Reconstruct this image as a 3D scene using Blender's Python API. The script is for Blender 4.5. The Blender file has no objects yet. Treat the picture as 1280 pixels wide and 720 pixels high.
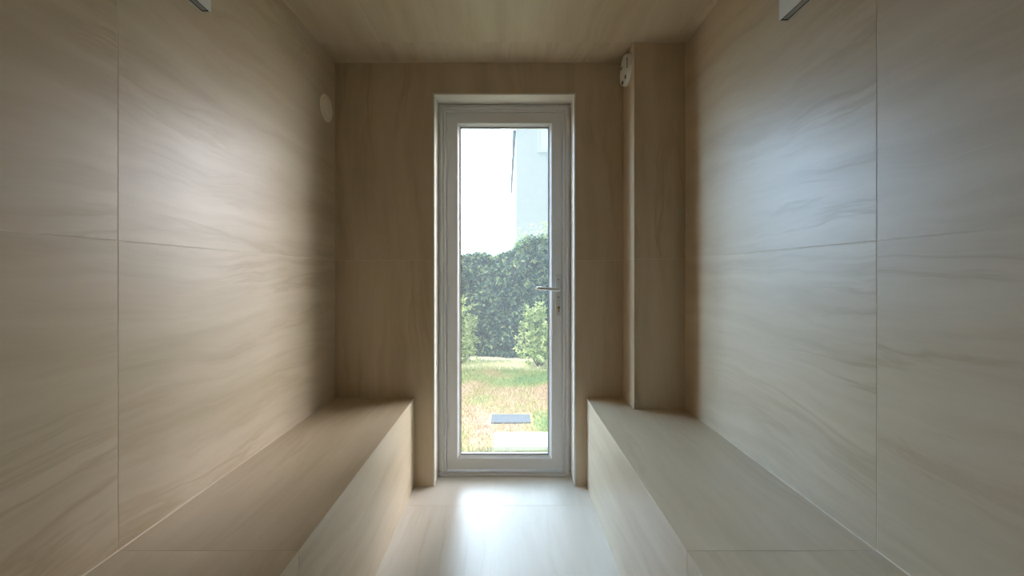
import bpy, bmesh, math, random
from mathutils import Vector, Matrix
random.seed(7)
scene = bpy.context.scene
COL = scene.collection

# ------------------------------------------------------------------ camera, world, sun, exposure
CAM_Z = 1.105
cam_d = bpy.data.cameras.new('camera'); cam = bpy.data.objects.new('camera', cam_d); COL.objects.link(cam)
cam.location = (0, 0, CAM_Z); cam.rotation_euler = (math.radians(90), 0, 0)
cam_d.sensor_width = 36.0; cam_d.lens = 511.0/1280*36
cam_d.shift_x = 7/1280; cam_d.shift_y = -15/1280
cam_d.clip_start = 0.02; cam_d.clip_end = 200
scene.camera = cam

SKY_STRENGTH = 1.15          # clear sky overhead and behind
ADDED_GLOW_STRENGTH = 24.0        # glow added low in the garden-side sky to brighten the room
SUN_STRENGTH = 4.6
EXPOSURE = 0.02
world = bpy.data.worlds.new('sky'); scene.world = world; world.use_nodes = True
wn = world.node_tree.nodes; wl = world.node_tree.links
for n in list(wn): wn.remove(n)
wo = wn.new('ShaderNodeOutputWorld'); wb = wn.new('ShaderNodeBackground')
tc = wn.new('ShaderNodeTexCoord'); sx = wn.new('ShaderNodeSeparateXYZ')
wl.new(tc.outputs['Generated'], sx.inputs[0])
def wramp(sock, stops):
    r = wn.new('ShaderNodeValToRGB'); e = r.color_ramp.elements; r.color_ramp.interpolation = 'EASE'
    while len(e) < len(stops): e.new(.5)
    for el, (p, c) in zip(e, stops): el.position = p; el.color = (*c, 1)
    wl.new(sock, r.inputs[0]); return r.outputs[0]
def wmix(blend, fac, a, b):
    m = wn.new('ShaderNodeMix'); m.data_type = 'RGBA'; m.blend_type = blend; m.clamp_result = False
    for sock, v in ((m.inputs[0], fac), (m.inputs[6], a), (m.inputs[7], b)):
        if isinstance(v, bpy.types.NodeSocket): wl.new(v, sock)
        elif isinstance(v, tuple): sock.default_value = (*v, 1)
        else: sock.default_value = v
    return m.outputs[2]
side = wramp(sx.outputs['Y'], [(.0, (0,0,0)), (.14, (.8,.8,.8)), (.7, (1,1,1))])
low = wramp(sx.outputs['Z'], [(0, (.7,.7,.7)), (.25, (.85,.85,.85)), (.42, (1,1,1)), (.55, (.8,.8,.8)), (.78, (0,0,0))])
added_glow = wmix('MULTIPLY', 1.0, side, low)
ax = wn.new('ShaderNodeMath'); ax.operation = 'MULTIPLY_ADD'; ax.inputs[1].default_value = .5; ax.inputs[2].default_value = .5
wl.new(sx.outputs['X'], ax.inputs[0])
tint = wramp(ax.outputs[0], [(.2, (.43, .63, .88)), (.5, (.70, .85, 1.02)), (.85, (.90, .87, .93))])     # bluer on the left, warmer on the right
col = wmix('MIX', added_glow, tuple(SKY_STRENGTH*c for c in (.72, .88, 1.0)), wmix('MULTIPLY', 1.0, tint, (ADDED_GLOW_STRENGTH,)*3))
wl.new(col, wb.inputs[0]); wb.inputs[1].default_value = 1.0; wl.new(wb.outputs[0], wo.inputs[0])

sd = bpy.data.lights.new('sun', 'SUN'); sun = bpy.data.objects.new('sun', sd); COL.objects.link(sun)
sd.energy = SUN_STRENGTH; sd.angle = math.radians(0.6); sd.color = (1.0, 0.93, 0.80)
sun.rotation_euler = Vector((0.55, 0.25, -0.78)).to_track_quat('-Z', 'Y').to_euler()
sun.location = (-6, 5, 8)

vs = scene.view_settings
vs.view_transform = 'Standard'; vs.look = 'None'; vs.gamma = 1.0; vs.exposure = EXPOSURE; vs.use_curve_mapping = False
scene.cycles.diffuse_bounces = 8; scene.cycles.max_bounces = 14; scene.cycles.transparent_max_bounces = 16
scene.cycles.use_denoising = True

# ------------------------------------------------------------------ helpers
def mat(name, color=(.8,.8,.8), rough=.5, metal=0.0, spec=.5):
    m = bpy.data.materials.new(name); m.use_nodes = True
    b = m.node_tree.nodes['Principled BSDF']
    b.inputs['Base Color'].default_value = (*color, 1); b.inputs['Roughness'].default_value = rough
    b.inputs['Metallic'].default_value = metal; b.inputs['Specular IOR Level'].default_value = spec
    return m

def ramp(nt, stops):
    r = nt.nodes.new('ShaderNodeValToRGB'); e = r.color_ramp.elements
    while len(e) < len(stops): e.new(0.5)
    for el, (p, c) in zip(e, stops):
        el.position = p; el.color = (*c, 1) if len(c) == 3 else c
    return r

def mixc(nt, fac, a, b, mode='MIX'):
    m = nt.nodes.new('ShaderNodeMix'); m.data_type = 'RGBA'; m.blend_type = mode
    for sock, v in ((m.inputs[0], fac), (m.inputs[6], a), (m.inputs[7], b)):
        if isinstance(v, bpy.types.NodeSocket): nt.links.new(v, sock)
        elif isinstance(v, tuple): sock.default_value = (*v, 1)
        else: sock.default_value = v
    return m.outputs[2]

def link(o, parent=None):
    COL.objects.link(o)
    if parent is not None: o.parent = parent
    return o

def obj(name, bm, mats, parent=None, smooth=False):
    me = bpy.data.meshes.new(name)
    bmesh.ops.recalc_face_normals(bm, faces=bm.faces[:])
    bm.to_mesh(me); bm.free()
    for m in (mats if isinstance(mats, (list, tuple)) else [mats]): me.materials.append(m)
    if smooth:
        for p in me.polygons: p.use_smooth = True
    return link(bpy.data.objects.new(name, me), parent)

def raw(name, verts, faces, m, parent=None, smooth=False):
    me = bpy.data.meshes.new(name); me.from_pydata(verts, [], faces); me.update()
    me.materials.append(m)
    if smooth:
        for p in me.polygons: p.use_smooth = True
    return link(bpy.data.objects.new(name, me), parent)

def box(bm, x0, x1, y0, y1, z0, z1, bevel=0.0, seg=2, mi=0):
    v = [bm.verts.new(p) for p in ((x0,y0,z0),(x1,y0,z0),(x1,y1,z0),(x0,y1,z0),(x0,y0,z1),(x1,y0,z1),(x1,y1,z1),(x0,y1,z1))]
    fs = [bm.faces.new([v[i] for i in q]) for q in ((0,3,2,1),(4,5,6,7),(0,1,5,4),(1,2,6,5),(2,3,7,6),(3,0,4,7))]
    for f in fs: f.material_index = mi
    if bevel:
        es = list({e for f in fs for e in f.edges})
        r = bmesh.ops.bevel(bm, geom=es, offset=bevel, segments=seg, affect='EDGES', profile=.5)
        for f in r['faces']: f.material_index = mi

def lathe(bm, prof, M, seg=48, mi=0):
    """revolve (radius, height) pairs about local z, then place with matrix M"""
    rings = []
    for r, h in prof:
        if r < 1e-6: rings.append([bm.verts.new(M @ Vector((0,0,h)))])
        else: rings.append([bm.verts.new(M @ Vector((r*math.cos(2*math.pi*k/seg), r*math.sin(2*math.pi*k/seg), h))) for k in range(seg)])
    for a, b in zip(rings, rings[1:]):
        for k in range(seg):
            k2 = (k+1) % seg
            q = []
            q += [a[0]] if len(a) == 1 else [a[k], a[k2]]
            q += [b[0]] if len(b) == 1 else [b[k2], b[k]]
            f = bm.faces.new(q); f.material_index = mi

def empty(name, loc, label=None, cat=None, group=None, kind=None):
    o = bpy.data.objects.new(name, None); COL.objects.link(o); o.location = loc
    o.empty_display_size = .1
    if label: o['label'] = label
    if cat: o['category'] = cat
    if group: o['group'] = group
    if kind: o['kind'] = kind
    bpy.context.view_layer.update()
    return o

def tag(o, label, cat, group=None, kind=None):
    o['label'] = label; o['category'] = cat
    if group: o['group'] = group
    if kind: o['kind'] = kind
    return o

def struct(o, label, cat):
    o['label'] = label; o['category'] = cat; o['kind'] = 'structure'
    return o

def local(o, parent):
    """keep world placed geometry where it is after parenting to an empty that has been moved"""
    o.matrix_parent_inverse = parent.matrix_world.inverted()
    return o

# ------------------------------------------------------------------ materials
def tile_material(name, TILE_DARK, TILE_MID, TILE_LIGHT, TILE_VEIN, rough):
    m = mat(name, rough=rough, spec=.85); nt = m.node_tree; b = nt.nodes['Principled BSDF']
    uv = nt.nodes.new('ShaderNodeUVMap')
    # gentle warp so that the bands wander
    wn_ = nt.nodes.new('ShaderNodeTexNoise'); wn_.inputs['Scale'].default_value = 1.6; wn_.inputs['Detail'].default_value = 3
    nt.links.new(uv.outputs[0], wn_.inputs['Vector'])
    sub = nt.nodes.new('ShaderNodeVectorMath'); sub.operation = 'SUBTRACT'; sub.inputs[1].default_value = (.5,.5,.5)
    nt.links.new(wn_.outputs['Color'], sub.inputs[0])
    sc = nt.nodes.new('ShaderNodeVectorMath'); sc.operation = 'SCALE'; sc.inputs['Scale'].default_value = .15
    nt.links.new(sub.outputs[0], sc.inputs[0])
    add = nt.nodes.new('ShaderNodeVectorMath'); add.operation = 'ADD'
    nt.links.new(uv.outputs[0], add.inputs[0]); nt.links.new(sc.outputs[0], add.inputs[1])
    def noise(sx_, sy_, detail, rough_, dist):
        mp = nt.nodes.new('ShaderNodeMapping'); mp.inputs['Scale'].default_value = (sx_, sy_, 1)
        nt.links.new(add.outputs[0], mp.inputs['Vector'])
        n = nt.nodes.new('ShaderNodeTexNoise'); n.inputs['Scale'].default_value = 1
        n.inputs['Detail'].default_value = detail; n.inputs['Roughness'].default_value = rough_; n.inputs['Distortion'].default_value = dist
        nt.links.new(mp.outputs[0], n.inputs['Vector']); return n.outputs['Fac']
    n1 = noise(.8, 8, 9, .68, .35)
    r1 = ramp(nt, [(.30, TILE_DARK), (.50, TILE_MID), (.68, TILE_LIGHT)])
    nt.links.new(n1, r1.inputs[0])
    n2 = noise(.55, 4.6, 6, .6, .5)          # thin ochre veins where the noise crosses its middle
    ma = nt.nodes.new('ShaderNodeMath'); ma.operation = 'SUBTRACT'; ma.inputs[1].default_value = .52; nt.links.new(n2, ma.inputs[0])
    mb = nt.nodes.new('ShaderNodeMath'); mb.operation = 'ABSOLUTE'; nt.links.new(ma.outputs[0], mb.inputs[0])
    r2 = ramp(nt, [(0, (1,1,1)), (.035, (0,0,0))]); nt.links.new(mb.outputs[0], r2.inputs[0])
    n3 = noise(1.2, 1.6, 3, .5, 0)            # veins come and go
    r3 = ramp(nt, [(.46, (0,0,0)), (.64, (.6,.6,.6))]); nt.links.new(n3, r3.inputs[0])
    mm = nt.nodes.new('ShaderNodeMath'); mm.operation = 'MULTIPLY'
    nt.links.new(r2.outputs[0], mm.inputs[0]); nt.links.new(r3.outputs[0], mm.inputs[1])
    c = mixc(nt, mm.outputs[0], r1.outputs[0], TILE_VEIN)
    nt.links.new(c, b.inputs['Base Color'])
    bp = nt.nodes.new('ShaderNodeBump'); bp.inputs['Strength'].default_value = .05; bp.inputs['Distance'].default_value = .01
    nt.links.new(n1, bp.inputs['Height']); nt.links.new(bp.outputs[0], b.inputs['Normal'])
    return m
TILE_DARK = (.50, .395, .26); TILE_MID = (.59, .48, .335); TILE_LIGHT = (.65, .54, .395); TILE_VEIN = (.42, .305, .165)
TILE_DARK = (.50, .395, .26); TILE_MID = (.59, .48, .335); TILE_LIGHT = (.65, .54, .395); TILE_VEIN = (.42, .305, .165)
M_TILE = tile_material('travertine_tile', TILE_DARK, TILE_MID, TILE_LIGHT, TILE_VEIN, .42)
M_FLOOR = tile_material('floor_tile', (.66, .60, .52), (.71, .66, .58), (.75, .70, .63), (.62, .55, .45), .37)
M_GROUT = mat('grout', (.70, .62, .49), .8)
M_SEAL = mat('sealant', (.68, .59, .46), .6)
M_UPVC = mat('white_door_profile', (.80, .80, .80), .32)
M_GASKET = mat('black_gasket', (.03, .03, .035), .6)
M_REVEAL = mat('reveal_lining', (.74, .69, .61), .5)
M_STEEL = mat('threshold_metal', (.72, .72, .72), .35, .3)
M_HANDLE = mat('satin_handle', (.72, .72, .70), .30, .5)
M_BRASS = mat('brass', (.45, .32, .14), .4, .8)
M_DARK = mat('dark_slot', (.02, .02, .02), .6)
M_LAMP = mat('lamp_body', (.78, .79, .78), .4)
M_DIFF = mat('lamp_diffuser', (.36, .37, .37), .5)
M_CREAM = mat('cream_plastic', (.92, .85, .69), .45)
M_WHITE = mat('white_plastic', (.80, .79, .74), .45)
M_RENDER = mat('pale_facade', (.44, .49, .52), .8)
M_GUTTER = mat('grey_gutter', (.06, .075, .08), .8, spec=.1)
M_STONE = mat('pale_stone', (.80, .78, .72), .8)
M_SLATE = mat('grey_paver', (.12, .14, .16), .9, spec=.15)
for m_, s_ in ((M_STONE, 30), (M_SLATE, 25), (M_RENDER, 9)):
    nt = m_.node_tree; b_ = nt.nodes['Principled BSDF']; base = tuple(b_.inputs['Base Color'].default_value[:3])
    n_ = nt.nodes.new('ShaderNodeTexNoise'); n_.inputs['Scale'].default_value = s_; n_.inputs['Detail'].default_value = 4
    g_ = nt.nodes.new('ShaderNodeNewGeometry'); nt.links.new(g_.outputs['Position'], n_.inputs['Vector'])
    r_ = ramp(nt, [(.3, tuple(c*(.97 if m_ is M_RENDER else .9) for c in base)), (.7, tuple(min(1, c*1.03) for c in base))])
    nt.links.new(n_.outputs['Fac'], r_.inputs[0]); nt.links.new(r_.outputs[0], b_.inputs['Base Color'])

def glass_material():
    m = bpy.data.materials.new('door_glass'); m.use_nodes = True; nt = m.node_tree
    for n in list(nt.nodes): nt.nodes.remove(n)
    out = nt.nodes.new('ShaderNodeOutputMaterial')
    tr = nt.nodes.new('ShaderNodeBsdfTransparent'); tr.inputs[0].default_value = (.97, .985, .98, 1)
    gl = nt.nodes.new('ShaderNodeBsdfGlossy'); gl.inputs['Roughness'].default_value = .02
    fr = nt.nodes.new('ShaderNodeFresnel'); fr.inputs[0].default_value = 1.45
    gm = nt.nodes.new('ShaderNodeNewGeometry'); ib = nt.nodes.new('ShaderNodeMath'); ib.operation = 'SUBTRACT'; ib.inputs[0].default_value = 1.0
    nt.links.new(gm.outputs['Backfacing'], ib.inputs[1])          # reflect at the outer skin of the sheet, not again from within
    fm = nt.nodes.new('ShaderNodeMath'); fm.operation = 'MULTIPLY'; nt.links.new(fr.outputs[0], fm.inputs[0]); nt.links.new(ib.outputs[0], fm.inputs[1])
    mx = nt.nodes.new('ShaderNodeMixShader'); nt.links.new(fm.outputs[0], mx.inputs[0])
    nt.links.new(tr.outputs[0], mx.inputs[1]); nt.links.new(gl.outputs[0], mx.inputs[2])
    tl = nt.nodes.new('ShaderNodeBsdfTranslucent'); tl.inputs[0].default_value = (1, 1, 1, 1)   # veiling glare put into the pane as a faint white veil
    m2 = nt.nodes.new('ShaderNodeMixShader'); m2.inputs[0].default_value = GLASS_GLARE
    nt.links.new(mx.outputs[0], m2.inputs[1]); nt.links.new(tl.outputs[0], m2.inputs[2])
    nt.links.new(m2.outputs[0], out.inputs[0]); return m
GLASS_GLARE = .024
M_GLASS = glass_material()

def leaf_material(name, dark, mid, light, trans=.35):
    m = bpy.data.materials.new(name); m.use_nodes = True; nt = m.node_tree
    b = nt.nodes['Principled BSDF']; out = nt.nodes['Material Output']
    g = nt.nodes.new('ShaderNodeNewGeometry'); r = ramp(nt, [(0, dark), (.62, mid), (1, light)])
    nt.links.new(g.outputs['Random Per Island'], r.inputs[0]); nt.links.new(r.outputs[0], b.inputs['Base Color'])
    b.inputs['Roughness'].default_value = .42
    tl = nt.nodes.new('ShaderNodeBsdfTranslucent'); nt.links.new(r.outputs[0], tl.inputs[0])
    mx = nt.nodes.new('ShaderNodeMixShader'); mx.inputs[0].default_value = trans
    nt.links.new(b.outputs[0], mx.inputs[1]); nt.links.new(tl.outputs[0], mx.inputs[2]); nt.links.new(mx.outputs[0], out.inputs[0])
    return m
M_LEAF = leaf_material('hedge_leaf', (.015, .055, .042), (.055, .15, .10), (.42, .52, .24))
M_LEAF2 = leaf_material('shrub_leaf', (.26, .40, .12), (.50, .60, .24), (.78, .80, .48))
M_TWIG = mat('twig', (.10, .08, .06), .8)
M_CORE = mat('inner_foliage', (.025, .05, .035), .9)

def lawn_material(name, blades):
    m = mat(name, rough=.85, spec=.2); nt = m.node_tree; b = nt.nodes['Principled BSDF']
    g = nt.nodes.new('ShaderNodeNewGeometry')
    n = nt.nodes.new('ShaderNodeTexNoise'); n.inputs['Scale'].default_value = 1.7; n.inputs['Detail'].default_value = 5
    nt.links.new(g.outputs['Position'], n.inputs['Vector'])
    s = nt.nodes.new('ShaderNodeSeparateXYZ'); nt.links.new(g.outputs['Position'], s.inputs[0])
    # worn dry belt in the middle of the lawn, greener towards the hedge and in patches
    mr = nt.nodes.new('ShaderNodeMapRange'); mr.inputs['From Min'].default_value = 2.4; mr.inputs['From Max'].default_value = 6.4
    nt.links.new(s.outputs['Y'], mr.inputs['Value'])
    rb = ramp(nt, [(.0, (.58,)*3), (.22, (.58,)*3), (.34, (.32,)*3), (.48, (.28,)*3), (.58, (.75,)*3), (.70, (.70,)*3), (.78, (.5,)*3), (1, (.5,)*3)])
    nt.links.new(mr.outputs[0], rb.inputs[0])
    a1 = nt.nodes.new('ShaderNodeMath'); a1.operation = 'MULTIPLY_ADD'; a1.inputs[1].default_value = 1.5; a1.inputs[2].default_value = -.75
    nt.links.new(n.outputs['Fac'], a1.inputs[0])
    a2 = nt.nodes.new('ShaderNodeMath'); a2.operation = 'ADD'; nt.links.new(a1.outputs[0], a2.inputs[0]); nt.links.new(rb.outputs[0], a2.inputs[1])
    a3 = nt.nodes.new('ShaderNodeMath'); a3.operation = 'MULTIPLY_ADD'; a3.inputs[1].default_value = .12; nt.links.new(s.outputs['X'], a3.inputs[0]); nt.links.new(a2.outputs[0], a3.inputs[2])
    r = ramp(nt, [(.2, (.50, .35, .27)), (.42, (.44, .36, .20)), (.62, (.29, .34, .13)), (.85, (.20, .30, .11))])
    nt.links.new(a3.outputs[0], r.inputs[0]); col = r.outputs[0]
    rs = ramp(nt, [(.70, (0,0,0)), (.76, (1,1,1))]); nt.links.new(mr.outputs[0], rs.inputs[0])     # sunlit strip at the hedge, painted pale into the lawn colour
    col = mixc(nt, rs.outputs[0], col, (.88, .86, .66))
    if blades:
        rr = ramp(nt, [(0, (.6, .62, .5)), (1, (1.25, 1.22, 1.0))]); nt.links.new(g.outputs['Random Per Island'], rr.inputs[0])
        col = mixc(nt, 1.0, col, rr.outputs[0], 'MULTIPLY')
    else:
        n2 = nt.nodes.new('ShaderNodeTexNoise'); n2.inputs['Scale'].default_value = 60; n2.inputs['Detail'].default_value = 3
        nt.links.new(g.outputs['Position'], n2.inputs['Vector'])
        rr = ramp(nt, [(.3, (.6, .6, .55)), (.7, (1.1, 1.1, 1.05))]); nt.links.new(n2.outputs['Fac'], rr.inputs[0])
        col = mixc(nt, 1.0, col, rr.outputs[0], 'MULTIPLY')
    nt.links.new(col, b.inputs['Base Color']); return m
M_LAWN = lawn_material('lawn_soil', False); M_BLADE = lawn_material('grass_blade', True)

# ------------------------------------------------------------------ room shell
XL, XR, YB, YR, ZC = -.903, .861, 2.147, -1.45, 2.227
JY, JZ = .95, 1.187                      # tile joints: along the room, up the walls
DX0, DX1, DZ = -.378, .357, 2.059        # door opening
WT = .30                                 # outer wall thickness
SX, SZ = -.483, .466                     # left seat edge, seat height
SXR = .420
CX, CY = .613, 1.962                     # corner boxing
GAP, DROP = .0020, .0005

def tiles(bm, O, U, V, us, vs_, grain='u'):
    """tile faces on the plane O + u*U + v*V; joints at the inner values of us / vs_. Faces look along U x V."""
    O, U, V = Vector(O), Vector(U), Vector(V); N = U.cross(V)
    uvl = bm.loops.layers.uv.verify()
    for u0, u1 in zip(us, us[1:]):
        for v0, v1 in zip(vs_, vs_[1:]):
            ou, ov = random.uniform(0, 40), random.uniform(0, 40)
            g = GAP/2
            a0 = u0 + (g if u0 != us[0] else 0); a1 = u1 - (g if u1 != us[-1] else 0)
            b0 = v0 + (g if v0 != vs_[0] else 0); b1 = v1 - (g if v1 != vs_[-1] else 0)
            def P(u, v, d): return bm.verts.new(O + U*u + V*v - N*d)
            e = .0003
            top = [P(a0+e,b0+e,0), P(a1-e,b0+e,0), P(a1-e,b1-e,0), P(a0+e,b1-e,0)]
            low = [P(a0,b0,e), P(a1,b0,e), P(a1,b1,e), P(a0,b1,e)]
            bot = [P(a0,b0,.006), P(a1,b0,.006), P(a1,b1,.006), P(a0,b1,.006)]
            tuv = [(a0,b0),(a1,b0),(a1,b1),(a0,b1)]
            def F(vsx, uvs):
                f = bm.faces.new(vsx); f.material_index = 0
                for l, (u, v) in zip(f.loops, uvs):
                    l[uvl].uv = (u+ou, v+ov) if grain == 'u' else (v+ou, u+ov)
            F(top, tuv)
            for k in range(4):
                k2 = (k+1) % 4
                F([low[k], low[k2], top[k2], top[k]], [tuv[k], tuv[k2], tuv[k2], tuv[k]])
                F([bot[k], bot[k2], low[k2], low[k]], [tuv[k], tuv[k2], tuv[k2], tuv[k]])

def tiled(name, faces, boxes, parent=None):
    """one mesh: grout coloured backing boxes (slot 1) with tiles laid on (slot 0)"""
    bm = bmesh.new(); bm.loops.layers.uv.verify()
    for f in faces: tiles(bm, *f)
    me = bpy.data.meshes.new(name)
    for b in boxes:
        x0, x1, y0, y1, z0, z1 = b
        v = [bm.verts.new(p) for p in ((x0,y0,z0),(x1,y0,z0),(x1,y1,z0),(x0,y1,z0),(x0,y0,z1),(x1,y0,z1),(x1,y1,z1),(x0,y1,z1))]
        for q in ((0,3,2,1),(4,5,6,7),(0,1,5,4),(1,2,6,5),(2,3,7,6),(3,0,4,7)):
            bm.faces.new([v[i] for i in q]).material_index = 1
    bm.to_mesh(me); bm.free(); me.materials.append(M_TILE); me.materials.append(M_GROUT)
    return link(bpy.data.objects.new(name, me), parent)

D = DROP
ys = [YR, JY-1.2, JY, YB]
# side walls: u along the room, v up
o = tiled('wall_left', [((XL,YR,0), (0,1,0), (0,0,1), [0, JY-1.2-YR, JY-YR, YB-YR], [0, JZ, ZC])], [(XL-.25, XL-D, YR-.25, YB+WT, -.1, ZC+.25)])
struct(o, 'left wall of large beige travertine tiles with the round vent cap', 'wall')
o = tiled('wall_right', [((XR,YB,0), (0,-1,0), (0,0,1), [0, YB-JY, YB-JY+1.2, YB-YR], [0, JZ, ZC])], [(XR+D, XR+.25, YR-.25, YB+WT, -.1, ZC+.25)])
struct(o, 'right wall of large beige travertine tiles with the bluish reflection', 'wall')
# end wall round the door: u to the right seen from inside, v up; grain upright
o = tiled('wall_back', [
    ((XL,YB,0), (1,0,0), (0,0,1), [0, DX0-XL], [0, JZ, ZC], 'v'),
    ((DX1,YB,0), (1,0,0), (0,0,1), [0, XR-DX1], [0, JZ, ZC], 'v'),
    ((DX0,YB,DZ), (1,0,0), (0,0,1), [0, DX1-DX0], [0, ZC-DZ], 'v')],
    [(XL-D, DX0-.008, YB+D, YB+WT, -.1, ZC), (DX1+.008, XR+D, YB+D, YB+WT, -.1, ZC), (DX0-.008, DX1+.008, YB+D, YB+WT, DZ+.008, ZC)])
struct(o, 'brownish tiled end wall around the glazed door', 'wall')
o = tiled('wall_rear', [((XR,YR,0), (-1,0,0), (0,0,1), [0, XR-XL], [0, JZ, ZC], 'v')], [(XL-D, XR+D, YR-.25, YR-D, -.1, ZC)])
struct(o, 'tiled wall behind the viewer', 'wall')
o = tiled('floor', [((XL,YR,0), (1,0,0), (0,1,0), [0, XR-XL], [0, 1.967-1.2-YR, 1.967-YR, YB+.113-YR], 'v')], [(XL-D, XR+D, YR-D, YB+.113, -.1, -D)])
o.data.materials[0] = M_FLOOR
struct(o, 'pale tiled floor between the two benches, bright by the door', 'floor')
o = tiled('ceiling', [((XL,YB,ZC), (1,0,0), (0,-1,0), [0, -.61-XL, CX-XL, XR-XL], [0, YB-CY, YB-CY+1.2, YB-YR], 'v')], [(XL-D, XR+D, YR-D, YB+WT, ZC+D, ZC+.25)])
struct(o, 'tiled ceiling of beige travertine with long joints', 'ceiling')
# boxed-in corner standing on the right bench
o = tiled('wall_corner', [
    ((CX+.0062,CY,SZ), (1,0,0), (0,0,1), [0, XR-CX-.0062], [0, JZ-SZ, ZC-SZ], 'v'),
    ((CX,YB,SZ), (0,-1,0), (0,0,1), [0, YB-CY], [0, JZ-SZ, ZC-SZ], 'v')],
    [(CX+D, XR, CY+D, YB, SZ, ZC)])
struct(o, 'tiled boxed-in corner column on the right bench beside the end wall', 'wall')

# reveal lining of the door opening
bm = bmesh.new()
RY = YB + .113
box(bm, DX0-.008, DX0, YB-.001, RY+.08, 0, DZ+.008, .0015)
box(bm, DX1, DX1+.008, YB-.001, RY+.08, 0, DZ+.008, .0015)
box(bm, DX0, DX1, YB-.001, RY+.08, DZ, DZ+.008, .0015)
struct(obj('trim_1', bm, M_REVEAL), 'pale lining of the recess around the glazed door', 'door reveal')

# ------------------------------------------------------------------ door
def sweep(bm, x0, x1, z0, z1, prof, mi=0, closed=True):
    """mitred frame: profile points (inset from the rectangle, y), lathed round its four corners"""
    loops = []
    for i, y in prof:
        loops.append([bm.verts.new(p) for p in ((x0+i,y,z0+i),(x1-i,y,z0+i),(x1-i,y,z1-i),(x0+i,y,z1-i))])
    n = len(loops)
    for a in range(n if closed else n-1):
        A, B = loops[a], loops[(a+1) % n]
        for k in range(4):
            f = bm.faces.new([A[k], A[(k+1)%4], B[(k+1)%4], B[k]]); f.material_index = mi

door = empty('door_1', (0, RY, 0), 'white framed glazed door with one tall pane looking onto the garden', 'door', kind='structure')
def dpart(name, bm, m, parent=None, smooth=False):
    p = parent or door; bpy.context.view_layer.update()
    return local(obj(name, bm, m, p, smooth), p)
bm = bmesh.new()   # outer frame: three sides with stepped profile; runs below floor level at the sill
F0 = RY
sweep(bm, DX0, DX1, -.06, DZ, [(0, F0+.012), (.012, F0+.012), (.014, F0), (.026, F0), (.029, F0+.008), (.036, F0+.008), (.039, F0+.003), (.046, F0+.003), (.046, F0+.075), (0, F0+.075)])
dpart('door_frame', bm, M_UPVC)
bm = bmesh.new()
LX0, LX1, LZ0, LZ1 = DX0+.048, DX1-.048-.017, .030, DZ-.048-.013
LX0, LX1, LZ0, LZ1 = DX0+.0475, DX1-.0475, .031, DZ-.0475
LW = .0
Y0 = F0 + .010
sweep(bm, LX0, LX1, LZ0, LZ1, [(0, Y0), (.056, Y0), (.060, Y0+.003), (.066, Y0+.012), (.074, Y0+.018), (.074, Y0+.050), (0, Y0+.050)])
leaf = dpart('door_leaf', bm, M_UPVC)
bm = bmesh.new()
sweep(bm, LX0+.0715, LX1-.0715, LZ0+.0715, LZ1-.0715, [(0, Y0+.0172), (.0055, Y0+.0205), (.0055, Y0+.030), (0, Y0+.030)])
dpart('gasket', bm, M_GASKET, leaf)
bm = bmesh.new()
box(bm, LX0+.070, LX1-.070, Y0+.026, Y0+.030, LZ0+.070, LZ1-.070)
dpart('glass_pane', bm, M_GLASS, leaf)
bm = bmesh.new()
box(bm, DX0+.002, DX1-.002, RY-.012, RY+.002, 0, .012, .004)
box(bm, DX0+.002, DX1-.002, RY+.001, RY+.075, -.06, .022, .003)
dpart('threshold', bm, M_STEEL)
# hinges on the left, handle set on the right
HX = LX1 - .022
bm = bmesh.new(); box(bm, HX-.016, HX+.016, Y0-.009, Y0+.001, .885, 1.115, .004, 3)
plate = dpart('handle_plate', bm, M_HANDLE)
def skin_tube(bm, pts, radii, seg=16):
    rings = []
    for i, (p, r) in enumerate(zip(pts, radii)):
        p = Vector(p); d = (Vector(pts[min(i+1, len(pts)-1)]) - Vector(pts[max(i-1, 0)])).normalized()
        a = d.orthogonal().normalized() if abs(d.z) > .9 else Vector((0,0,1)).cross(d).normalized()
        b = d.cross(a)
        rings.append([bm.verts.new(p + (a*math.cos(t) + b*math.sin(t))*r) for t in [2*math.pi*k/seg for k in range(seg)]])
    for A, B in zip(rings, rings[1:]):
        for k in range(seg): bm.faces.new([A[k], A[(k+1)%seg], B[(k+1)%seg], B[k]])
    bm.faces.new(rings[0]); bm.faces.new(rings[-1][::-1])
bm = bmesh.new()
LZ = 1.032
pts = [(HX, Y0-.008, LZ)] + [(HX, Y0-.030, LZ)]
for k in range(1, 6):
    t = k/5*math.pi/2
    pts.append((HX - .016*(1-math.cos(t)), Y0-.036-.016*math.sin(t), LZ))
pts += [(HX-.06, Y0-.053, LZ+.003), (HX-.118, Y0-.052, LZ+.007), (HX-.122, Y0-.052, LZ+.0073)]
skin_tube(bm, pts, [.010]*2 + [.0095]*5 + [.009, .0085, .006])
dpart('lever', bm, M_HANDLE, plate, True)
bm = bmesh.new(); M_ = Matrix.Translation((HX, Y0-.009, LZ)) @ Matrix.Rotation(math.radians(90), 4, 'X')
lathe(bm, [(0, 0), (.0145, 0), (.0145, .004), (.012, .006), (0, .006)], M_)
dpart('rosette', bm, M_HANDLE, plate, True)
bm = bmesh.new(); M_ = Matrix.Translation((HX+.002, Y0-.009, .930)) @ Matrix.Rotation(math.radians(90), 4, 'X')
lathe(bm, [(0, 0), (.0085, 0), (.0085, .004), (0, .004)], M_, 24)
box(bm, HX-.0015, HX+.0055, Y0-.013, Y0-.009, .906, .930, .001)
kc = dpart('lock_cylinder', bm, M_BRASS, plate)
bm = bmesh.new(); box(bm, HX+.001, HX+.003, Y0-.0136, Y0-.0125, .924, .936)
dpart('keyhole', bm, M_DARK, plate)
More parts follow.
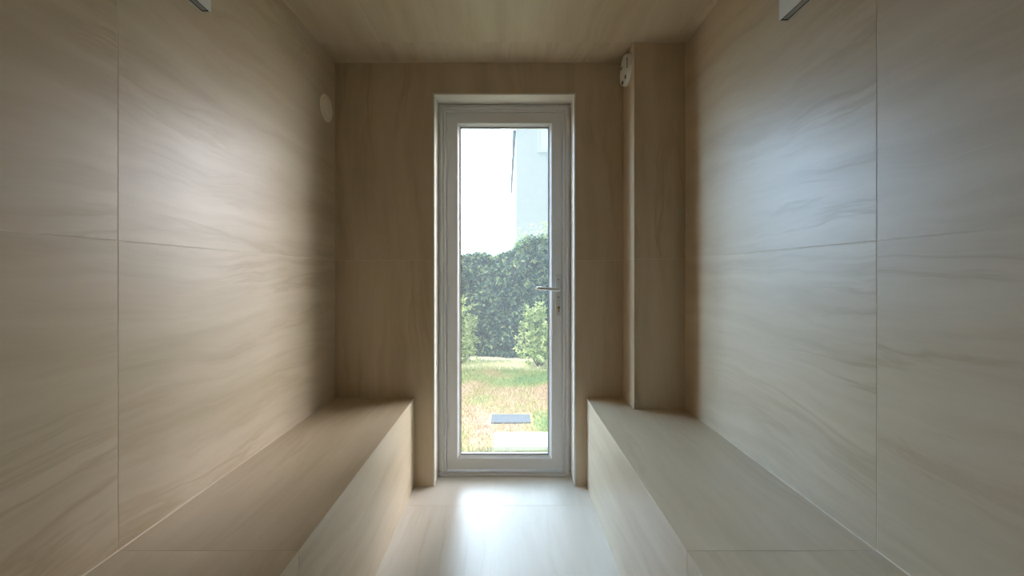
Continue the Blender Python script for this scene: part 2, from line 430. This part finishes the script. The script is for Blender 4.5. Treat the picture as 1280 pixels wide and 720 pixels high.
for z in (1.085, .988):
    bm = bmesh.new(); M_ = Matrix.Translation((HX, Y0-.009, z)) @ Matrix.Rotation(math.radians(90), 4, 'X')
    lathe(bm, [(0, 0), (.0035, 0), (.0035, .0008), (0, .0006)], M_, 16)
    dpart('screw', bm, M_DARK, plate)
for z in (.30, 1.0, 1.72):
    bm = bmesh.new(); M_ = Matrix.Translation((LX0-.004, F0+.0005, z-.045))
    lathe(bm, [(0, 0), (.005, .001), (.006, .004), (.006, .086), (.005, .089), (0, .090)], M_, 20)
    dpart('hinge', bm, M_UPVC, None, True)

# ------------------------------------------------------------------ benches
def bench(name, label, x_wall, x_edge, y_stop):
    b = empty(name, ((x_wall+x_edge)/2, (YR+y_stop)/2, 0), label, 'bench', 'built-in tiled benches')
    left = x_edge > x_wall
    x0, x1 = min(x_wall, x_edge), max(x_wall, x_edge); e = .0015
    L = YB - YR
    jv = [0, JY-1.2-YR, JY-YR, L]
    bx_ = (x0+.002, x1-D, YR+.002, YB-.002, SZ-.012-e, SZ-D)
    seat = tiled('seat', [((x0+(e if left else 0), YR, SZ), (1,0,0), (0,1,0), [0, x1-x0-e], jv, 'v')], [bx_], b); local(seat, b)
    if left: face = ((x_edge, YR, 0), (0,1,0), (0,0,1), jv, [0, SZ-.0062])
    else:    face = ((x_edge, YB, 0), (0,-1,0), (0,0,1), [L-v for v in jv[::-1]], [0, SZ-.0062])
    core = (x0+.002, x_edge-D, YR+.002, YB-.002, .001, SZ-.016) if left else (x_edge+D, x1-.002, YR+.002, YB-.002, .001, SZ-.016)
    fp = tiled('front_panel', [face], [core], b); local(fp, b)
    bm = bmesh.new()      # pale sealant line where the seat meets the wall
    s = 1 if left else -1; w = .0022; xw = x_wall + s*.0004
    for y0, y1 in ((YR+.002, y_stop-.002),):
        v = [bm.verts.new(p) for p in ((xw,y0,SZ),(xw+s*w,y0,SZ),(xw,y0,SZ+w),(xw,y1,SZ),(xw+s*w,y1,SZ),(xw,y1,SZ+w))]
        for q in ((0,1,2),(5,4,3),(0,3,4,1),(1,4,5,2),(2,5,3,0)): bm.faces.new([v[i] for i in q])
    local(obj('sealant', bm, M_SEAL, b), b)
    return b
bench('bench', 'beige tiled built-in bench along the left wall, below the round vent cap', XL, SX, YB)
bench('bench', 'beige tiled built-in bench along the right wall, with the corner column on it', XR, SXR, CY)

# corner sealant lines of the room
bm = bmesh.new(); w = .0022
def seal(bm, p, q, a, b):
    p, q, a, b = map(Vector, (p, q, a, b))
    v = [bm.verts.new(x) for x in (p, p+a*w, p+b*w, q, q+a*w, q+b*w)]
    for f in ((0,1,2),(5,4,3),(0,3,4,1),(1,4,5,2),(2,5,3,0)): bm.faces.new([v[i] for i in f])
seal(bm, (XL,YB,SZ), (XL,YB,ZC), (1,0,0), (0,-1,0))
seal(bm, (XL,YB,ZC), (CX,YB,ZC), (0,-1,0), (0,0,-1))
seal(bm, (XL,YR,ZC), (XL,YB,ZC), (1,0,0), (0,0,-1))
seal(bm, (XR,YR,ZC), (XR,CY,ZC), (-1,0,0), (0,0,-1))
seal(bm, (CX,CY,ZC), (XR,CY,ZC), (0,-1,0), (0,0,-1))
seal(bm, (XR,CY,SZ), (XR,CY,ZC), (-1,0,0), (0,-1,0))
struct(obj('trim_2', bm, M_SEAL), 'pale sealant lines in the corners of the room', 'sealant')

# ------------------------------------------------------------------ wall lamps, vent cap, corner device
def wall_light(label, xw, s, y_far, zb):
    t = empty('wall_light', (xw, y_far-.3, zb+.05), label, 'wall light', 'linear wall lights')
    W, H, L = .027, .10, .60
    x0, x1 = sorted((xw, xw+s*W))
    bm = bmesh.new()
    # open-bottomed slim housing: side plates, end caps and top
    tk = .0025
    box(bm, x0, x0+tk, y_far-L, y_far, zb, zb+H); box(bm, x1-tk, x1, y_far-L, y_far, zb, zb+H)
    box(bm, x0+tk, x1-tk, y_far-tk, y_far, zb, zb+H); box(bm, x0+tk, x1-tk, y_far-L, y_far-L+tk, zb, zb+H)
    box(bm, x0+tk, x1-tk, y_far-L+tk, y_far-tk, zb+H-.012, zb+H-.009)
    local(obj('housing', bm, M_LAMP, t), t)
    bm = bmesh.new(); box(bm, x0+.0055, x1-.0055, y_far-L+.006, y_far-.006, zb+.0015, zb+.004)
    df = local(obj('diffuser', bm, M_DIFF, t), t); df['label'] = 'grey diffuser strip'
    bm = bmesh.new()
    for a, b in ((x0+tk, x0+.0055), (x1-.0055, x1-tk)): box(bm, a, b, y_far-L+tk, y_far-tk, zb+.0005, zb+.006)
    box(bm, x0+.0055, x1-.0055, y_far-.006, y_far-tk, zb+.0005, zb+.006); box(bm, x0+.0055, x1-.0055, y_far-L+tk, y_far-L+.006, zb+.0005, zb+.006)
    rm = local(obj('dark_rim', bm, M_GASKET, t), t); rm['label'] = 'dark rim around the diffuser'
wall_light('slim white linear light high on the left wall, cut by the picture edge', XL, 1, 1.212, 1.887)
wall_light('slim white linear light high on the right wall, cut by the picture edge', XR, -1, 1.250, 1.885)

t = empty('vent_cap', (XL, 2.043, 1.944), 'round cream vent cap on the left wall near the end wall', 'vent')
M_ = Matrix.Translation((XL, 2.043, 1.944)) @ Matrix.Rotation(math.radians(90), 4, 'Y')
bm = bmesh.new(); lathe(bm, [(0, 0), (.066, 0), (.066, .004), (.063, .008), (.056, .010), (.052, .007), (0, .007)], M_)
local(obj('rim', bm, M_CREAM, t, True), t)
bm = bmesh.new(); lathe(bm, [(.0, .0072), (.049, .0072), (.049, .011), (.044, .014), (.015, .017), (0, .0172)], M_)
local(obj('cover', bm, M_CREAM, t, True), t)

t = empty('round_mount', (CX, 2.068, 2.146), 'round white fitting with dark slots on the side of the corner column', 'wall fitting')
M_ = Matrix.Translation((CX, 2.068, 2.146)) @ Matrix.Rotation(math.radians(-90), 4, 'Y')
bm = bmesh.new(); lathe(bm, [(0, 0), (.077, 0), (.077, .006), (.075, .008), (0, .008)], M_)
local(obj('base_plate', bm, M_WHITE, t), t)
bm = bmesh.new(); lathe(bm, [(0, .008), (.074, .008), (.074, .017), (.071, .020), (.03, .021), (0, .021)], M_)
local(obj('cover', bm, M_WHITE, t), t)
def mark(name, near, up, w, h, r=.0):
    """dark slot or hole on the cover: near = towards the viewer, up = upwards from the middle"""
    bm = bmesh.new(); y, z = 2.068-near, 2.146+up
    if r: lathe(bm, [(0, .0195), (r, .0195), (r, .0222), (0, .0222)], Matrix.Translation((CX, y, z)) @ Matrix.Rotation(math.radians(-90), 4, 'Y'), 20)
    else: box(bm, CX-.0222, CX-.0195, y-w/2, y+w/2, z-h/2, z+h/2, .0008)
    local(obj(name, bm, M_DARK, t), t)
mark('slot', .063, .006, .008, .052); mark('slot', -.035, .026, .030, .009)
mark('screw_hole', .034, -.050, 0, 0, .010); mark('screw_hole', -.016, -.056, 0, 0, .010)

# ------------------------------------------------------------------ garden
GZ = -.10
bm = bmesh.new(); 
nx, ny = 60, 60
grid = [[None]*(ny+1) for _ in range(nx+1)]
rg = random.Random(3)
for i in range(nx+1):
    for j in range(ny+1):
        x = -12 + 24*i/nx; y = YB+WT + (26*(j/ny)**1.6)
        z = GZ + (.012*math.sin(x*3.1+y*1.7) + .010*math.sin(x*1.3-y*2.9) if 2.6 < y < 9 else 0)
        grid[i][j] = bm.verts.new((x, y, z))
for i in range(nx):
    for j in range(ny): bm.faces.new([grid[i][j], grid[i+1][j], grid[i+1][j+1], grid[i][j+1]])
g = obj('ground', bm, M_LAWN, None, True); struct(g, 'garden ground under the grass outside the door', 'ground')
def gz(x, y): return GZ + (.012*math.sin(x*3.1+y*1.7) + .010*math.sin(x*1.3-y*2.9) if 2.6 < y < 9 else 0)

PAVERS = [(-.085, .46, 2.86, 3.13), (-.125, .20, 3.34, 3.53)]
verts, faces = [], []
def blade(x, y, h, w):
    a = rg.uniform(0, 2*math.pi); c, s = math.cos(a), math.sin(a)
    bx_, by_ = rg.gauss(0, .35)*h, rg.gauss(0, .35)*h; z = gz(x, y) - .004; n = len(verts)
    verts.extend([(x-w*c, y-w*s, z), (x+w*c, y+w*s, z), (x+w*.7*c+bx_*.4, y+w*.7*s+by_*.4, z+h*.6), (x-w*.7*c+bx_*.4, y-w*.7*s+by_*.4, z+h*.6), (x+bx_, y+by_, z+h)])
    faces.extend([(n, n+1, n+2, n+3), (n+3, n+2, n+4)])
for _ in range(42000):
    y = rg.uniform(2.5, 5.75); x = rg.uniform(-1.0, 1.0)*(.35 + .2*y)
    if any(a-.025 < x < b+.025 and c-.025 < y < d+.025 for a, b, c, d in PAVERS): continue
    far = y > 5.2
    blade(x, y, rg.uniform(.015, .04)*(1.5 if far else 1), rg.uniform(.0015, .003))
g = raw('grass', verts, faces, M_BLADE); tag(g, 'patchy short grass, part green and part dry, outside the door', 'grass', kind='stuff')

def paver(label, m, x0, x1, y0, y1):
    bm = bmesh.new(); box(bm, x0, x1, y0, y1, GZ-.05, GZ+.012, .004)
    tag(obj('paver', bm, m), label, 'paving stone')
paver('white stone slab in the grass nearest the door', M_STONE, *PAVERS[0])
paver('small grey stone slab in the grass behind the white one', M_SLATE, *PAVERS[1])

# foliage: rosettes of pointed leaves over a lumpy dark inner body
def rosette(V, F, c, n, size, count, rr):
    n = n.normalized(); a = n.orthogonal().normalized(); b = n.cross(a); ph = rr.uniform(0, 6.28)
    for k in range(count):
        t = ph + 2*math.pi*k/count + rr.uniform(-.3, .3); up = rr.uniform(.05, .75)
        d = ((a*math.cos(t) + b*math.sin(t)) + n*up).normalized(); L = size*rr.uniform(.7, 1.2); W = L*rr.uniform(.17, .24)
        sd_ = d.cross(n); sd_ = sd_.normalized() if sd_.length > 1e-3 else a
        nn = sd_.cross(d); i = len(V)
        V.extend([c, c + d*L*.5 + sd_*W - nn*L*.04, c + d*L - nn*L*.12, c + d*L*.5 - sd_*W - nn*L*.04])
        F.append((i, i+1, i+2, i+3))

def bump(x, y, z): return .5*math.sin(x*3.3+z*2.1) + .3*math.sin(x*7.1-z*5.3+1.2) + .2*math.sin(x*13.7+z*9.1+y*4)

def hedge_top(x):
    return 1.44 + .05*math.sin(x*4.0) + .03*math.sin(x*11) + (.16 if x > .12 else 0)*min(1, max(0, (x-.12)/.2))
HY0, HY1, HX0, HX1 = 6.05, 7.0, -3.2, 3.2
hd = empty('hedge', (0, 6.5, GZ), 'dense dark green hedge across the garden beyond the lawn', 'hedge')
V, F = [], []
rr = random.Random(11)
def surf():
    x = rr.uniform(-1.5, 1.5) if rr.random() < .72 else rr.uniform(HX0, HX1); zt = hedge_top(x)
    if rr.random() < .78:
        z = rr.uniform(GZ+.02, zt); y = HY0 - .10*bump(x, 0, z); n = Vector((rr.gauss(0, .4), -1, rr.gauss(.35, .4)))
        d = min(1, (zt - z)/.25); y += .18*(1-d)**2
    else:
        y = rr.uniform(HY0, HY1); z = zt + .04*bump(x, y, 3); n = Vector((rr.gauss(0, .4), rr.gauss(-.3, .4), 1))
    return Vector((x, y, z)), n
for _ in range(5200):
    c, n = surf(); c = c + n.normalized()*rr.uniform(-.10, .05)
    rosette(V, F, c, n, rr.uniform(.055, .10), rr.choice((5, 6, 7)), rr)
# taller shoots at the top, right of the middle
def shoot(V, F, base, tip, n, size, rr):
    for k in range(n):
        t = k/(n-1); p = base.lerp(tip, t) + Vector((rr.gauss(0, .025), rr.gauss(0, .02), 0))*(1.2-t)
        rosette(V, F, p, Vector((rr.gauss(0, .6), rr.gauss(-.3, .5), 1)), size*(1-.35*t), 5, rr)
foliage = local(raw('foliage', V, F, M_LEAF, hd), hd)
V, F = [], []
for x, h in ((.17, .30), (.21, .24), (.24, .16), (.47, .30), (.53, .34), (.58, .30), (.37, .10), (-.2, .12), (-.4, .13), (-.56, .11), (0, .12), (.08, .14), (.30, .14), (-.3, .10), (-.5, .12), (-.62, .08), (-.1, .09), (.9, .2), (-1.1, .15)):
    for q in range(2):
        shoot(V, F, Vector((x+rr.gauss(0, .02), HY0+.12, hedge_top(x)-.18)), Vector((x+rr.gauss(0, .04), HY0+.10, hedge_top(x)+h*rr.uniform(.75, 1))), 9, .06, rr)
s_ = local(raw('shoot', V, F, M_LEAF2, hd), hd); s_['label'] = 'pale young shoots above the top of the hedge'
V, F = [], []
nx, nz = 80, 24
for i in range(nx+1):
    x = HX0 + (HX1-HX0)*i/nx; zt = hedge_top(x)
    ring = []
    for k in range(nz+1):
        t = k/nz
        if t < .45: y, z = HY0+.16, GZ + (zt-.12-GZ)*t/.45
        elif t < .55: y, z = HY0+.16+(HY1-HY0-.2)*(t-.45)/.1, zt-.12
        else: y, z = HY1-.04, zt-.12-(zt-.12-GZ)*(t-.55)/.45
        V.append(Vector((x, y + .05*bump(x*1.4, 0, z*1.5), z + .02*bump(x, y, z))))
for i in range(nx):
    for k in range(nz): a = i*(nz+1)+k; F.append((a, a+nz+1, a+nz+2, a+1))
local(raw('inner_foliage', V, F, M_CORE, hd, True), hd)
# bare stems at the foot
for k in range(16):
    x = -1.2 + .16*k + rr.uniform(-.05, .05); bm = bmesh.new()
    skin_tube(bm, [(x, HY0+.05, GZ-.02), (x+rr.gauss(0,.03), HY0+.02, GZ+.15), (x+rr.gauss(0,.06), HY0, GZ+.38)], [.012, .010, .006], 6)
    local(obj('stem', bm, M_TWIG, hd), hd)

def shrub(label, x, y, wx, h, n, seed, nz_stems=7):
    t = empty('shrub', (x, y, GZ), label, 'shrub'); r2 = random.Random(seed); V, F = [], []
    for k in range(nz_stems):
        bm = bmesh.new()
        a = r2.uniform(0, 6.28); rad = wx*r2.uniform(.2, 1.0); hh = h*r2.uniform(.6, 1.0)*(1 - .35*rad/wx)
        tip = Vector((x + rad*math.cos(a), y + .6*rad*math.sin(a), GZ + hh)); base = Vector((x + .1*rad*math.cos(a), y, GZ))
        mid = base.lerp(tip, .5) + Vector((.25*rad*math.cos(a), 0, 0))
        skin_tube(bm, [base - Vector((0,0,.02)), mid, tip], [.009, .006, .003], 6)
        local(obj('stem', bm, M_TWIG, t), t)
        for q in range(n):
            tt = r2.uniform(.12, 1); p = (base.lerp(mid, tt*2) if tt < .5 else mid.lerp(tip, tt*2-1))
            sp = wx*.42*(1.1-tt)
            p = p + Vector((r2.gauss(0, sp), r2.gauss(0, sp), r2.gauss(0, .04)))
            p.z = max(p.z, GZ+.06)
            rosette(V, F, p, Vector((r2.gauss(0, .5), r2.gauss(-.5, .4), .9)), r2.uniform(.04, .065), 5, r2)
    local(raw('foliage', V, F, M_LEAF2, t), t)
shrub('bright yellow-green shrub in front of the hedge, seen behind the door handle', .45, 5.50, .30, 1.14, 52, 5, 12)
shrub('pale green shrub at the left edge of the door pane before the hedge', -.58, 5.52, .17, 1.16, 44, 9, 9)

# ------------------------------------------------------------------ neighbouring house
BX, BY, BY2, BX2, BH = .235, 10.0, 17.3, 4.2, 9.0
hs = empty('house', (2.2, 13.6, GZ), 'pale grey-blue neighbouring house beyond the hedge', 'house')
bm = bmesh.new(); box(bm, BX, BX2, BY, BY2, GZ-.05, BH)
local(obj('wall', bm, M_RENDER, hs), hs)
bm = bmesh.new(); box(bm, BX-.12, BX2+.12, BY-.12, BY2+.12, BH, BH+.12, .02)
local(obj('roof', bm, M_GUTTER, hs), hs)
bm = bmesh.new(); box(bm, BX-.075, BX-.001, BY+.02, BY2, 4.60, 4.68, .01)
local(obj('gutter', bm, M_GUTTER, hs), hs)
def hwin(x0, x1, z0, z1):
    bm = bmesh.new(); sweep(bm, x0, x1, z0, z1, [(0, BY-.001), (0, BY-.03), (.05, BY-.03), (.05, BY-.001)])
    w_ = local(obj('window_frame', bm, mat('window_surround', (.49, .54, .56), .6), hs), hs); bpy.context.view_layer.update()
    bm = bmesh.new(); box(bm, x0+.045, x1-.045, BY-.015, BY-.005, z0+.045, z1-.045)
    local(obj('pane', bm, mat('house_pane', (.60, .66, .69), .25), w_), w_)
hwin(.765, 1.75, 4.13, 5.35)
